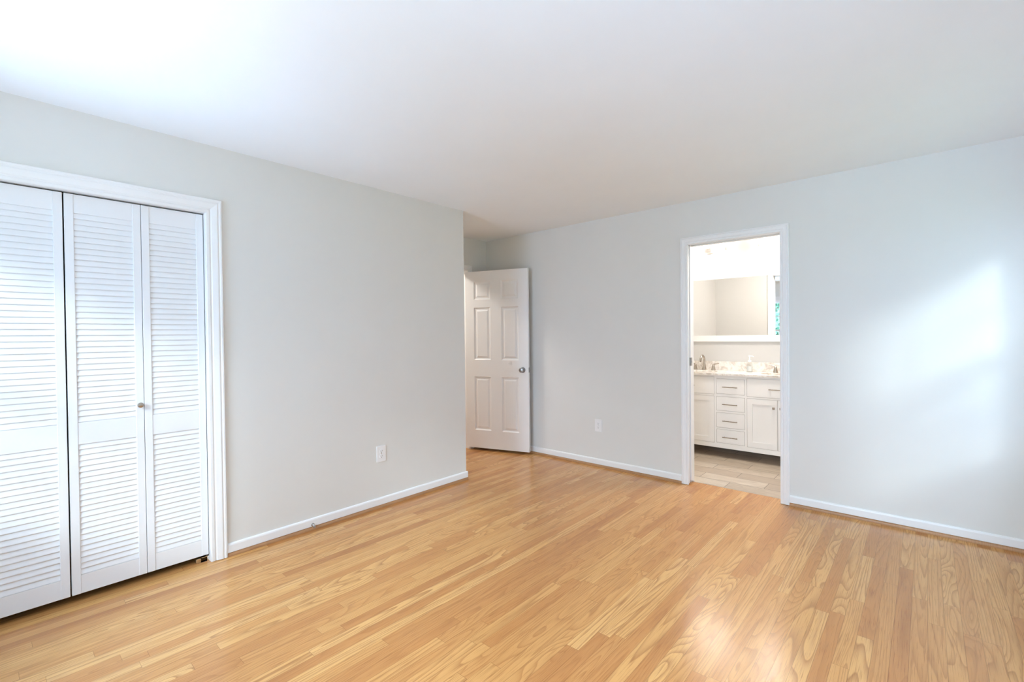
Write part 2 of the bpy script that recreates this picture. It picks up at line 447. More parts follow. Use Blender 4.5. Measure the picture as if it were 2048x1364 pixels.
# bathroom side skin of the same wall has the warm bathroom paint
bm = bmesh.new()
box(bm, BX0, D0-0.014, TW, TW+0.004, 0, H); box(bm, D1+0.014, BX1, TW, TW+0.004, 0, H); box(bm, D0-0.014, D1+0.014, TW, TW+0.004, DZ+0.014, H)
struct('wall_bathroom_near', bm, M_BWALL, 'warm grey bathroom wall seen in the mirror', 'wall')
struct('wall_bathroom_far', B(BX0-0.1, BX1+0.1, YB, YB+0.1, 0, H), M_BWALL, 'warm grey wall behind the bathroom vanity', 'wall')
struct('wall_bathroom_left', B(BX0-0.06, BX0, TW+0.004, YB, 0, H), M_BWALL, 'warm grey bathroom wall left of the vanity', 'wall')
struct('wall_bathroom_right', B(BX1, BX1+0.1, TW+0.004, YB, 0, H), M_BWALL, 'warm grey bathroom wall far right of the vanity', 'wall')
# left wall, closet opening, end return into the alcove
bm = bmesh.new()
box(bm, -0.10, 0, CL1+0.012, YC, 0, H)
box(bm, -0.10, 0, CL0-0.012, CL1+0.012, CLZ+0.012, H)
box(bm, -0.10, 0, YR, CL0-0.012, 0, H)
box(bm, XA, -0.10, YC-0.10, YC, 0, H)
struct('wall_left', bm, M_WALL, 'pale grey wall with the louvred closet doors', 'wall')
bm = bmesh.new()
box(bm, XA, XA+0.03, YR, YC-0.10, 0, H); box(bm, XA+0.03, -0.10, YR-0.03, YR, 0, H); box(bm, XA+0.03, -0.10, -3.10, -3.07, 0, H)
struct('wall_closet', bm, M_DARK, 'dark inner walls of the closet', 'wall')
# entry wall
bm = bmesh.new()
box(bm, XA-TW, XA, YC-0.10, E0-0.014, 0, H); box(bm, XA-TW, XA, E1+0.014, 0, 0, H); box(bm, XA-TW, XA, E0-0.014, E1+0.014, EZ+0.014, H)
struct('wall_entry', bm, M_WALL, 'shaded grey wall of the alcove above the entry door', 'wall')
# hall beyond
bm = bmesh.new()
hx = XA-TW-1.3
box(bm, hx-0.1, hx, -2.4, 0.9, 0, H); box(bm, hx-0.1, XA-TW, 0.9, 1.0, 0, H); box(bm, hx-0.1, XA-TW, -2.5, -2.4, 0, H)
box(bm, XA-TW-0.02, XA-TW, -2.4, YC-0.10, 0, H); box(bm, XA-TW-0.02, XA-TW, TW, 0.9, 0, H)
struct('wall_hall', bm, M_WALL, 'grey hallway walls beyond the entry door', 'wall')

# unseen dark plane added to cut ground light entering the right window
struct('ground', B(XR+0.30, 45, -14, 25, -0.55, -0.45), paint('added_dark_lawn', (0.07, 0.10, 0.045), 0.9, 0.5, 30, 0.4), 'dark lawn plane added outside the right window', 'lawn')
# walls with windows
FR = 0.052    # sash frame around the glass
def wall_with_windows(name, along, fixed, thick, a0, a1, wins, label):
    bm = bmesh.new()
    def add(u0, u1, z0, z1):
        if along == 'x': box(bm, u0, u1, min(fixed, fixed+thick), max(fixed, fixed+thick), z0, z1)
        else: box(bm, min(fixed, fixed+thick), max(fixed, fixed+thick), u0, u1, z0, z1)
    z0, z1 = WIN_Z[0]-FR, WIN_Z[1]+FR
    cur = a0
    for w in wins:
        l, r = w[0]-FR, w[1]+FR
        add(cur, l, 0, H); add(l, r, 0, z0); add(l, r, z1, H); cur = r
    add(cur, a1, 0, H)
    return struct(name, bm, M_WALL, label, 'wall')
wall_with_windows('wall_rear', 'x', YR, -TW, XA-TW, XR+TW, [WA, WB], 'grey wall with two windows facing the bathroom wall')
wall_with_windows('wall_right', 'y', XR, TW, YR, TW, [WC], 'grey wall with a window right of the bathroom wall')

def window(idx, win, along, fixed, sign, label):
    """double-hung sash window; sign = direction (in y or x) pointing into the room"""
    root = empty('window_%d' % idx, ((win[0]+win[1])/2, fixed, WIN_Z[0]) if along == 'x' else (fixed, (win[0]+win[1])/2, WIN_Z[0]))
    tag(root, label, 'window', kind='structure')
    def bx(bm, u0, u1, d0, d1, z0, z1, bevel=0.0):
        a, b = sorted((fixed + sign*d0, fixed + sign*d1))
        if along == 'x': box(bm, u0, u1, a, b, z0, z1, bevel)
        else: box(bm, a, b, u0, u1, z0, z1, bevel)
    l, r, z0, z1 = win[0]-FR, win[1]+FR, WIN_Z[0]-FR, WIN_Z[1]+FR
    zm = 1.357; cw = 0.088
    bm = bmesh.new()
    bx(bm, l-cw, l, 0.0, 0.018, z0-0.02, z1+cw); bx(bm, r, r+cw, 0.0, 0.018, z0-0.02, z1+cw); bx(bm, l, r, 0.0, 0.018, z1, z1+cw)
    obj('window_casing', bm, M_TRIM, root)
    bm = bmesh.new(); bx(bm, l-cw-0.02, r+cw+0.02, -0.04, 0.05, z0-0.022, z0, 0.004); bx(bm, l-cw, r+cw, 0.0, 0.014, z0-0.085, z0-0.022)
    obj('window_sill', bm, M_TRIM, root)
    bm = bmesh.new()
    for a, b in ((l, l+0.012), (r-0.012, r)): bx(bm, a, b, -TW+0.005, 0.0, z0, z1)
    bx(bm, l, r, -TW+0.005, 0.0, z1-0.012, z1); bx(bm, l, r, -TW+0.005, -0.04, z0-0.02, z0+0.01)
    obj('window_jamb', bm, M_TRIM, root)
    for nm, za, zb, d in (('upper_sash', zm-0.018, z1-0.012, -0.085), ('lower_sash', z0+0.012, zm+0.018, -0.050)):
        bm = bmesh.new(); s = 0.040
        bx(bm, l+0.012, l+0.012+s, d, d+0.03, za, zb); bx(bm, r-0.012-s, r-0.012, d, d+0.03, za, zb)
        bx(bm, l+0.012+s, r-0.012-s, d, d+0.03, za, za+(0.036 if nm[0] == 'u' else s)); bx(bm, l+0.012+s, r-0.012-s, d, d+0.03, zb-(0.036 if nm[0] == 'l' else s), zb)
        n = 4; w = (win[1]-win[0])
        for k in range(1, n): bx(bm, win[0]+w*k/n-0.008, win[0]+w*k/n+0.008, d+0.006, d+0.024, za+0.036, zb-0.036)
        zz = (za+zb)/2
        bx(bm, win[0], win[1], d+0.008, d+0.022, zz-0.008, zz+0.008)
        sash = obj(nm, bm, M_TRIM, root)
        bm = bmesh.new(); bx(bm, l+0.04, r-0.04, d+0.013, d+0.017, za+0.02, zb-0.02)
        obj('pane', bm, M_GLASS, sash)
    if idx == 3:
        bm = bmesh.new(); bx(bm, l+0.013, r-0.013, -0.104, -0.1035, z0+0.012, zm); obj('insect_screen', bm, M_SCREEN, root)
    return root
window(1, WA, 'x', YR, 1, 'white sash window with green trees outside, reflected in the bathroom mirror')
window(2, WB, 'x', YR, 1, 'white sash window behind the camera, farther from the closet')
window(3, WC, 'y', XR, -1, 'white sash window in the right wall that lights the bathroom wall')

# ------------------------------------------------------------------ baseboards and oak shoe
BASE = [(0, 0.024), (0.012, 0.024), (0.012, 0.066), (0.010, 0.073), (0.006, 0.077), (0, 0.078)]
SHOE = [(0, 0.0), (0.016, 0.0), (0.0155, 0.008), (0.013, 0.015), (0.008, 0.021), (0, 0.0245)]
def run(name, segs, label, base=True):
    bm = bmesh.new()
    for p0, p1, n in segs: prism(bm, BASE if base else SHOE, p0, p1, n, (0, 0, 1))
    return struct(name, bm, M_TRIM if base else M_SHOE, label, 'baseboard' if base else 'moulding')
left_segs = [((0, -3.083, 0), (0, YC+0.012, 0), (1, 0, 0)), ((0.0, YC, 0), (XA+0.018, YC, 0), (0, 1, 0))]
back_l = [((XA, 0, 0), (1.541, 0, 0), (0, -1, 0))]
back_r = [((2.367, 0, 0), (XR, 0, 0), (0, -1, 0))]
run('baseboard_left', left_segs, 'low white baseboard along the closet wall')
run('baseboard_back_left', back_l, 'low white baseboard between entry door and bathroom doorway')
run('baseboard_back_right', back_r, 'low white baseboard right of the bathroom doorway')
run('baseboard_right', [((XR, YR, 0), (XR, -0.012, 0), (-1, 0, 0))], 'low white baseboard under the right window')
run('baseboard_rear', [((0, YR, 0), (XR-0.012, YR, 0), (0, 1, 0))], 'low white baseboard under the rear windows')
run('trim_1', left_segs[:1], 'oak shoe strip under the closet wall baseboard', False)
run('trim_2', back_l, 'oak shoe strip left of the bathroom doorway', False)
run('trim_3', back_r, 'oak shoe strip right of the bathroom doorway', False)

# ------------------------------------------------------------------ casings and jambs
def colonial(w, t=0.018):
    # moulded casing profile: u from inner edge outward, v out of the wall
    return [(0, 0), (0, 0.008), (0.004, 0.011), (w*0.20, 0.0115), (w*0.25, 0.0085), (w*0.30, 0.0085), (w*0.36, 0.0125), (w*0.62, t-0.001), (w*0.70, t), (w*0.76, t-0.003), (w*0.81, t-0.003), (w*0.86, t), (w-0.004, t), (w, t-0.004), (w, 0)]
def casing(bm, pts, origin, axis_u, a0, a1, zt, nrm, z0=0.0):
    """three-sided mitred casing round an opening; along axis_u from a0 to a1"""
    o, u, n = Vector(origin), Vector(axis_u), Vector(nrm); z = Vector((0, 0, 1))
    path = [o+u*a0+z*z0, o+u*a0+z*zt, o+u*a1+z*zt, o+u*a1+z*z0]
    mitred(bm, pts, path, [-u, -u+z, u+z, u], n)
bm = bmesh.new(); casing(bm, colonial(0.083), (0, 0, 0), (0, 1, 0), CL0, CL1, CLZ, (1, 0, 0), 0.003)
struct('trim_4', bm, M_TRIM, 'white moulded casing round the louvred closet doors', 'door casing')
bm = bmesh.new(); casing(bm, colonial(0.060, 0.015), (0, 0, 0), (1, 0, 0), D0-0.003, D1+0.003, DZ+0.003, (0, -1, 0), 0.003)
struct('trim_5', bm, M_TRIM, 'white moulded casing round the bathroom doorway', 'door casing')
bm = bmesh.new(); casing(bm, colonial(0.060, 0.015), (0, TW+0.004, 0), (1, 0, 0), D0-0.003, D1+0.003, DZ+0.003, (0, 1, 0))
struct('trim_6', bm, M_TRIM, 'white casing on the bathroom side of the doorway, seen in the mirror', 'door casing')
bm = bmesh.new(); casing(bm, colonial(0.056, 0.015), (XA, 0, 0), (0, 1, 0), E0-0.001, E1+0.001, EZ+0.001, (1, 0, 0))
struct('trim_7', bm, M_TRIM, 'white casing round the entry doorway in the alcove', 'door casing')
bm = bmesh.new()
for y0, y1 in ((0.0, 0.018), (0.083, TW+0.004)):
    box(bm, D0-0.014, D0, y0, y1, 0.012, DZ); box(bm, D0-0.014, D1+0.014, y0, y1, DZ, DZ+0.014)
box(bm, D1, D1+0.014, 0, TW+0.004, 0.0, DZ)
struct('trim_8', bm, M_TRIM, 'white split jamb of the bathroom pocket door', 'door jamb')
bm = bmesh.new()
box(bm, -0.10, 0, CL1, CL1+0.012, 0, CLZ); box(bm, -0.10, 0, CL0-0.012, CL0, 0, CLZ); box(bm, -0.10, 0, CL0-0.012, CL1+0.012, CLZ, CLZ+0.012)
struct('trim_9', bm, M_TRIM, 'white jamb inside the closet opening', 'door jamb')
bm = bmesh.new()
box(bm, XA-TW, XA, E0-0.014, E0, 0, EZ); box(bm, XA-TW, XA, E1, E1+0.014, 0, EZ); box(bm, XA-TW, XA, E0-0.014, E1+0.014, EZ, EZ+0.014)
struct('trim_10', bm, M_TRIM, 'white jamb of the entry doorway', 'door jamb')

# ------------------------------------------------------------------ louvred bifold closet doors
ZB, ZT = 0.040, 2.033
def louvre_leaf(name, ya, yb, knob):
    """one bifold leaf between y=ya and y=yb, front face at x=-0.030"""
    xf, xk, st = -0.028, -0.056, 0.034
    root = empty(name, (xf, ya, ZB))
    bm = bmesh.new()
    for a, b in ((ya, ya+st), (yb-st, yb)): box(bm, xk, xf, a, b, ZB, ZT, 0.0015)
    obj('stile', bm, M_CLOS, root)
    for nm, z0, z1 in (('bottom_rail', ZB, 0.132), ('lock_rail', 0.787, 0.896), ('top_rail', 1.941, ZT)):
        obj(nm, B(xk+0.003, xf-0.003, ya+st-0.001, yb-st+0.001, z0, z1), M_CLOS, root)
    for z0, z1, n in ((0.132, 0.787, 23), (0.896, 1.941, 36)):
        bm = bmesh.new(); p = (z1-z0)/n
        for i in range(n):
            zb = z0 + i*p
            # slat: lower edge to the front, upper edge to the back
            pts = [(xf-0.0060, zb+0.0008), (xf-0.0045, zb+0.0028), (xf-0.0048, zb+0.0060), (xf-0.0130, zb+p+0.008), (xf-0.0170, zb+p+0.006), (xf-0.0100, zb+0.0008)]
            prism(bm, pts, (0, ya+st-0.001, 0), (0, yb-st+0.001, 0), (1, 0, 0), (0, 0, 1))
        obj('louvre_panel', bm, M_CLOS, root)
    if knob is not None:
        bm = bmesh.new()
        lathe(bm, [(0.010, 0), (0.0075, 0.004), (0.006, 0.010), (0.0085, 0.014), (0.0135, 0.019), (0.0145, 0.024), (0.012, 0.028), (0.004, 0.030)], (xf, knob, 0.957), 'X', 20)
        obj('knob', bm, M_NICK, root, smooth=True)
    return root
G1, G2 = -3.7624, -3.4590
leaf_lab = [
    (1, G2+0.0012, CL1-0.004, None, 'narrow louvred closet leaf hinged at the right jamb, without a knob'),
    (2, G1+0.0030, G2-0.0012, G2-0.020, 'louvred closet leaf with a nickel knob near its right edge'),
    (3, G1-0.303, G1-0.0030, None, 'louvred closet leaf left of the knobbed leaf, cut by the photo edge'),
    (4, CL0+0.004, G1-0.3055, None, 'louvred closet leaf hinged at the far left jamb'),
]
for i, a, b, kn, lab in leaf_lab:
    tag(louvre_leaf('door_%d' % i, a, b, kn), lab, 'closet door', 'louvred closet leaves', 'structure')
# closet hardware
root = empty('pivot_bracket', (-0.045, -3.19, 0.0)); tag(root, 'small metal floor bracket with a brass block under the closet door', 'bracket')
bm = bmesh.new(); box(bm, -0.052, -0.030, -3.225, CL1-0.001, 0.0, 0.002); box(bm, -0.052, -0.030, -3.178, CL1-0.001, 0.002, 0.030); box(bm, -0.052, -0.030, -3.205, -3.178, 0.027, 0.030)
obj('plate', bm, M_CHROME, root)
obj('block', B(-0.050, -0.032, -3.232, -3.208, 0.002, 0.026, bevel=0.002), M_BRASS, root)
struct('trim_11', B(-0.058, -0.026, CL0, CL1, CLZ-0.004, CLZ), M_STEEL, 'steel track over the closet doors', 'track')

# ------------------------------------------------------------------ six-panel entry door, swung open
DW, DH, DT = 0.775, 2.012, 0.035
entry = empty('door_5', (-0.842, -0.336, 0.030), math.atan2(0.238, 0.74)); entry['_local'] = 1
tag(entry, 'white six-panel entry door standing open in the alcove', 'door', kind='structure')
pans = [(u0, u1, w0, w1) for u0, u1 in ((0.110, 0.318), (0.452, 0.660)) for w0, w1 in ((0.205, 0.815), (1.005, 1.600), (1.690, 1.895))]
rings = [(0.004, 0.004), (0.012, 0.009), (0.026, 0.0095), (0.042, 0.003), (0.043, 0.003)]
bm = bmesh.new()
panelled(bm, lambda u, w, d: (u, d, w), 0, DW, 0, DH, pans, rings)
panelled(bm, lambda u, w, d: (u, DT-d, w), 0, DW, 0, DH, pans, rings)
for q in (((0, 0, 0), (DW, 0, 0), (DW, DT, 0), (0, DT, 0)), ((0, 0, DH), (DW, 0, DH), (DW, DT, DH), (0, DT, DH)), ((0, 0, 0), (0, DT, 0), (0, DT, DH), (0, 0, DH)), ((DW, 0, 0), (DW, DT, 0), (DW, DT, DH), (DW, 0, DH))):
    bm.faces.new([bm.verts.new(p) for p in q])
bmesh.ops.remove_doubles(bm, verts=bm.verts[:], dist=0.00005)
obj('door_leaf', bm, M_DOOR, entry)
ku, kz = DW-0.068, 0.900
def knob(sign, y):
    bm = bmesh.new()
    pr = [(0.032, 0), (0.032, 0.004), (0.029, 0.008), (0.012, 0.010), (0.011, 0.026), (0.020, 0.032), (0.0265, 0.040), (0.027, 0.047), (0.023, 0.055), (0.012, 0.058), (0.003, 0.0585)]
    lathe(bm, [(r, sign*h) for r, h in pr], (ku, y, kz), 'Y', 24)
    return obj('knob', bm, M_STEEL, entry, smooth=True)
knob(-1, 0.0); knob(1, DT)
bm = bmesh.new(); box(bm, DW, DW+0.0015, 0.006, DT-0.006, kz-0.028, kz+0.028); box(bm, DW+0.0015, DW+0.011, 0.012, DT-0.012, kz-0.010, kz+0.010)
obj('latch', bm, M_STEEL, entry)
for hz in (0.20, 1.0, 1.79):
    bm = bmesh.new(); lathe(bm, [(0.006, hz-0.045), (0.006, hz+0.045)], (-0.004, DT+0.004, 0), 'Z', 10); box(bm, -0.0012, 0.0, 0.004, DT, hz-0.045, hz+0.045)
    obj('hinge', bm, M_STEEL, entry)

# ------------------------------------------------------------------ pocket door
pd = empty('door_6', (1.61, 0.050, 0.03)); tag(pd, 'white pocket door slid into the left side of the bathroom doorway', 'door', kind='structure')
obj('door_leaf', B(0.870, 1.610, 0.033, 0.068, 0.030, 2.10), M_DOOR, pd)
bm = bmesh.new(); box(bm, 1.6102, 1.6118, 0.036, 0.065, 1.03, 1.10); box(bm, 1.60, 1.612, 0.0315, 0.0329, 1.03, 1.10); box(bm, 1.6118, 1.615, 0.044, 0.057, 1.055, 1.072)
obj('latch', bm, M_STEEL, pd)

# ------------------------------------------------------------------ outlets
def outlet(loc, rz, label):
    root = empty('wall_outlet', loc, rz); root['_local'] = 1
    tag(root, label, 'outlet', 'duplex wall outlets')
    bm = bmesh.new(); box(bm, -0.040, 0.040, -0.006, 0.0, -0.061, 0.061, 0.0035, 2)
    obj('cover_plate', bm, M_PLATE, root)
    for s in (1, -1):
        zc = s*0.0195
        bm = bmesh.new(); pts = []
        for k in range(24):
            a = 2*PI*k/24; pts.append((max(-0.0142, min(0.0142, 0.0172*math.cos(a))), zc + 0.0142*math.sin(a)))
        prism(bm, pts, (0, -0.0085, 0), (0, -0.0055, 0), (1, 0, 0), (0, 0, 1))
        r = obj('receptacle', bm, M_PLATE, root)
        r['_local'] = 1
        bm = bmesh.new()
        box(bm, -0.0078, -0.0054, -0.0089, -0.0084, zc-0.001, zc+0.008); box(bm, 0.0054, 0.0078, -0.0089, -0.0084, zc+0.000, zc+0.007)
        lathe(bm, [(0.0026, -0.0089), (0.0026, -0.0084)], (0, 0, zc-0.0075), 'Y', 10)
        obj('slots', bm, M_SLOT, r)
    bm = bmesh.new(); lathe(bm, [(0.003, -0.0068), (0.003, -0.0058)], (0, 0, 0), 'Y', 10)
    obj('screw', bm, M_CHROME, root)
    return root
outlet((0, -2.017, 0.411), PI/2, 'white duplex outlet low on the closet wall')
outlet((0.707, 0, 0.408), 0, 'white duplex outlet between the entry door and the bathroom doorway')

# ------------------------------------------------------------------ door stop on the closet-wall baseboard
ds = empty('door_stop', (0.0, -2.564, 0.036)); tag(ds, 'tiny metal door stop on the baseboard of the closet wall', 'door stop')
Y0 = -2.564
bm = bmesh.new(); lathe(bm, [(0.011, 0.0121), (0.011, 0.0145), (0.0075, 0.017), (0.005, 0.019)], (0, Y0, 0.036), 'X', 16)
obj('base', bm, M_STEEL, ds, smooth=True)
bm = bmesh.new(); tube(bm, [(0.019 + 0.016*k/50, Y0 + 0.0055*math.cos(k*1.1), 0.036 - 0.006*(k/50) + 0.0055*math.sin(k*1.1)) for k in range(51)], 0.0013, 6)
obj('spring', bm, M_CHROME, ds, smooth=True)
bm = bmesh.new(); lathe(bm, [(0.0065, 0.034), (0.0078, 0.036), (0.0078, 0.042), (0.0055, 0.044)], (0, Y0, 0.029), 'X', 14)
obj('tip', bm, M_STEEL, ds, smooth=True)

# ------------------------------------------------------------------ bathroom vanity
FY = 1.090            # cabinet face
VX0, VX1 = 0.882, 2.362
VZ0, VZ1 = 0.105, 0.868
van = empty('vanity_cabinet', ((VX0+VX1)/2, (FY+YB)/2, 0)); tag(van, 'cream double vanity cabinet under the stone countertop', 'vanity cabinet')
drawers = [(1.481, 1.759, a, b) for a, b in ((0.674, 0.834), (0.498, 0.648), (0.320, 0.478), (0.157, 0.303))]
fronts = [(0.910, 1.462, 0.664, 0.850), (1.778, 2.332, 0.664, 0.850)]
doors = [(0.910, 1.184, 0.152, 0.648), (1.188, 1.462, 0.152, 0.648), (1.778, 2.0535, 0.152, 0.648), (2.0575, 2.332, 0.152, 0.648)]
allp = drawers + fronts + doors
bm = bmesh.new()
panelled(bm, lambda u, w, d: (u, FY+d, w), VX0, VX1, VZ0, VZ1, allp, [(0.0, 0.018)])
for q in (((VX0, FY, VZ0), (VX1, FY, VZ0), (VX1, YB-0.003, VZ0), (VX0, YB-0.003, VZ0)), ((VX0, FY, VZ0), (VX0, YB-0.003, VZ0), (VX0, YB-0.003, VZ1), (VX0, FY, VZ1)), ((VX1, FY, VZ0), (VX1, YB-0.003, VZ0), (VX1, YB-0.003, VZ1), (VX1, FY, VZ1)), ((VX0, YB-0.003, VZ0), (VX1, YB-0.003, VZ0), (VX1, YB-0.003, VZ1), (VX0, YB-0.003, VZ1))):
    bm.faces.new([bm.verts.new(p) for p in q])
bmesh.ops.remove_doubles(bm, verts=bm.verts[:], dist=0.00005)
obj('body', bm, M_VAN, van)
for x in (VX0, VX1-0.05):
    for y in (FY, YB-0.06): obj('leg', B(x, x+0.05, y, y+0.05, 0.0, VZ0), M_VAN, van)
def bar_handle(cx, cz, parent, half=0.073):
    bm = bmesh.new(); y = FY-0.026
    tube(bm, [(cx-half, y, cz), (cx+half, y, cz)], 0.0048, 10)
    for s in (-1, 1): tube(bm, [(cx+s*half*0.82, y, cz), (cx+s*half*0.82, FY-0.0005, cz)], 0.004, 8)
    return obj('handle', bm, M_NICK, parent, smooth=True)
g = 0.0024
for u0, u1, w0, w1 in drawers:
    bm = bmesh.new(); box(bm, u0+g, u1-g, FY-0.0005, FY+0.017, w0+g, w1-g, 0.0012)
    d = obj('drawer', bm, M_VAN, van); bar_handle((u0+u1)/2, (w0+w1)/2-0.006, d)
for u0, u1, w0, w1 in fronts:
    bm = bmesh.new(); box(bm, u0+g, u1-g, FY-0.0005, FY+0.017, w0+g, w1-g, 0.0012)
    d = obj('drawer', bm, M_VAN, van); bar_handle((u0+u1)/2, (w0+w1)/2-0.007, d)
for i, (u0, u1, w0, w1) in enumerate(doors):
    bm = bmesh.new(); a, b, c, d_ = u0+g, u1-g, w0+g, w1-g
    panelled(bm, lambda u, w, d: (u, FY-0.0005+d, w), a, b, c, d_, [(a+0.051, b-0.051, c+0.055, d_-0.053)], [(0.0, 0.008)])
    for q in (((a, FY-.0005, c), (b, FY-.0005, c), (b, FY+.017, c), (a, FY+.017, c)), ((a, FY-.0005, d_), (b, FY-.0005, d_), (b, FY+.017, d_), (a, FY+.017, d_)), ((a, FY-.0005, c), (a, FY-.0005, d_), (a, FY+.017, d_), (a, FY+.017, c)), ((b, FY-.0005, c), (b, FY-.0005, d_), (b, FY+.017, d_), (b, FY+.017, c))):
        bm.faces.new([bm.verts.new(p) for p in q])
    bmesh.ops.remove_doubles(bm, verts=bm.verts[:], dist=0.00005)
    d = obj('cabinet_door', bm, M_VAN, van)
    kx = (u1-0.030) if i % 2 == 0 else (u0+0.030)
    bm = bmesh.new()
    lathe(bm, [(0.006, FY-0.0005), (0.005, FY-0.012)], (kx, 0, 0.568), 'Y', 10)
    box(bm, kx-0.011, kx+0.011, FY-0.024, FY-0.012, 0.556, 0.580, 0.003)
    obj('knob', bm, M_NICK, d)

# countertop with two oval basin holes, backsplash
CX0, CX1, CY0, CZ0, CZ1 = 0.866, 2.378, 1.068, VZ1, 0.888
SINKS = [(1.215, 1.315), (2.053, 1.315)]; RA, RB = 0.205, 0.145
bm = bmesh.new()
def slab_with_holes(bm, z):
    """top/bottom skin: a fan of quads between each basin oval and its rectangle, plus strips"""
    out = []
    xs = [CX0, SINKS[0][0]-0.24, SINKS[0][0]+0.24, SINKS[1][0]-0.24, SINKS[1][0]+0.24, CX1]
    y0, y1 = SINKS[0][1]-0.18, SINKS[0][1]+0.18
    def quad(*p): bm.faces.new([bm.verts.new((*q, z)) for q in p])
    quad((CX0, CY0), (CX1, CY0), (CX1, y0), (CX0, y0)); quad((CX0, y1), (CX1, y1), (CX1, YB-0.002), (CX0, YB-0.002))
    for a, b in ((0, 1), (2, 3), (4, 5)): quad((xs[a], y0), (xs[b], y0), (xs[b], y1), (xs[a], y1))
    for (cx, cy) in SINKS:
        n = 48; ov = []; rc = []
        for k in range(n):
            t = 2*PI*k/n; c, s = math.cos(t), math.sin(t)
            ov.append((cx+RA*c, cy+RB*s)); m = max(abs(c)/0.24, abs(s)/0.18); rc.append((cx+c/m, cy+s/m))
        for k in range(n):
            j = (k+1) % n; quad(rc[k], rc[j], ov[j], ov[k])
            # square corners
        out.append(ov)
        for sx_ in (-1, 1):
            for sy_ in (-1, 1):
                c0 = (cx+sx_*0.24, cy+sy_*0.18)
                best = sorted(rc, key=lambda p: (p[0]-c0[0])**2+(p[1]-c0[1])**2)[:2]
                if abs(best[0][0]-best[1][0]) > 1e-6 and abs(best[0][1]-best[1][1]) > 1e-6: quad(c0, best[0], best[1])
    return out
o1 = slab_with_holes(bm, CZ1); slab_with_holes(bm, CZ0)
for ov in o1:
    n = len(ov)
    for k in range(n):
        a, b = ov[k], ov[(k+1) % n]; bm.faces.new([bm.verts.new(p) for p in ((*a, CZ1), (*b, CZ1), (*b, CZ0), (*a, CZ0))])
for a, b in (((CX0, CY0), (CX1, CY0)), ((CX1, CY0), (CX1, YB-0.002)), ((CX1, YB-0.002), (CX0, YB-0.002)), ((CX0, YB-0.002), (CX0, CY0))):
    bm.faces.new([bm.verts.new(p) for p in ((*a, CZ1), (*b, CZ1), (*b, CZ0), (*a, CZ0))])
bmesh.ops.remove_doubles(bm, verts=bm.verts[:], dist=0.0002)

tag(obj('countertop', bm, M_MARB, loc=((CX0+CX1)/2, 1.32, CZ0)), 'flat beige veined stone countertop on the bathroom vanity', 'countertop')
bm = bmesh.new(); box(bm, CX0, CX1, YB-0.021, YB-0.001, CZ1, 0.988, 0.0015)
tag(obj('backsplash', bm, M_MARB, loc=((CX0+CX1)/2, YB-0.011, CZ1)), 'low beige veined stone strip standing against the wall behind the faucets', 'backsplash')
for i, (cx, cy) in enumerate(SINKS):
    sk = empty('sink', (cx, cy, CZ0)); tag(sk, ['white oval basin under the fully visible faucet', 'white oval basin right of the soap pump, mostly behind the door casing'][i], 'sink', 'undermount basins')
    bm = bmesh.new(); prof = [(1.06, 0.0), (1.0, -0.002), (0.97, -0.04), (0.86, -0.09), (0.6, -0.125), (0.12, -0.135)]
    rs = []
    for r, h in prof:
        rs.append([bm.verts.new((cx+RA*r*math.cos(2*PI*k/40), cy+RB*r*math.sin(2*PI*k/40), CZ0+h)) for k in range(40)])
    for a, b in zip(rs, rs[1:]):
        for k in range(40): bm.faces.new((a[k], a[(k+1) % 40], b[(k+1) % 40], b[k]))
    bm.faces.new(rs[-1])
    obj('basin', bm, M_PORC, sk, smooth=True)
    bm = bmesh.new(); lathe(bm, [(0.022, CZ0-0.1345), (0.022, CZ0-0.131), (0.014, CZ0-0.130)], (cx, cy, 0), 'Z', 20); obj('drain', bm, M_CHROME, sk, smooth=True)

def faucet(cx, label):
    fy = 1.500
    root = empty('faucet', (cx, fy, CZ1)); tag(root, label, 'faucet', 'widespread nickel faucets')
    bm = bmesh.new()
    lathe(bm, [(0.026, CZ1), (0.0255, CZ1+0.004), (0.020, CZ1+0.03), (0.0135, CZ1+0.065), (0.0125, CZ1+0.075)], (cx, fy, 0), 'Z', 20)
    path = [(cx, fy, CZ1+0.07)]
    for k in range(0, 13):
        a = PI*k/12*0.97; path.append((cx-0.004*k/12, fy-0.052+0.052*math.cos(a), CZ1+0.115+0.052*math.sin(a)))
    path.append((cx-0.006, fy-0.104, CZ1+0.095))
    tube(bm, path, [0.0125]+[0.0115]*(len(path)-2)+[0.010], 14)
    obj('spout', bm, M_NICK, root, smooth=True)
    for s in (-1, 1):
        hx_ = cx+s*0.102
        bm = bmesh.new()
        lathe(bm, [(0.025, CZ1), (0.0245, CZ1+0.004), (0.019, CZ1+0.025), (0.013, CZ1+0.052), (0.0125, CZ1+0.060), (0.006, CZ1+0.066)], (hx_, fy, 0), 'Z', 20)
        h = obj('handle', bm, M_NICK, root, smooth=True)
        bm = bmesh.new(); tube(bm, [(hx_-s*0.006, fy, CZ1+0.062), (hx_+s*0.02, fy-0.004, CZ1+0.071), (hx_+s*0.05, fy-0.008, CZ1+0.079), (hx_+s*0.066, fy-0.010, CZ1+0.080)], [0.008, 0.0068, 0.0055, 0.005], 10)
        obj('lever', bm, M_NICK, h, smooth=True)
    return root
faucet(1.215, 'curved nickel faucet on the left of the vanity, seen whole')
faucet(2.053, 'nickel faucet at the right of the vanity, only one handle showing')

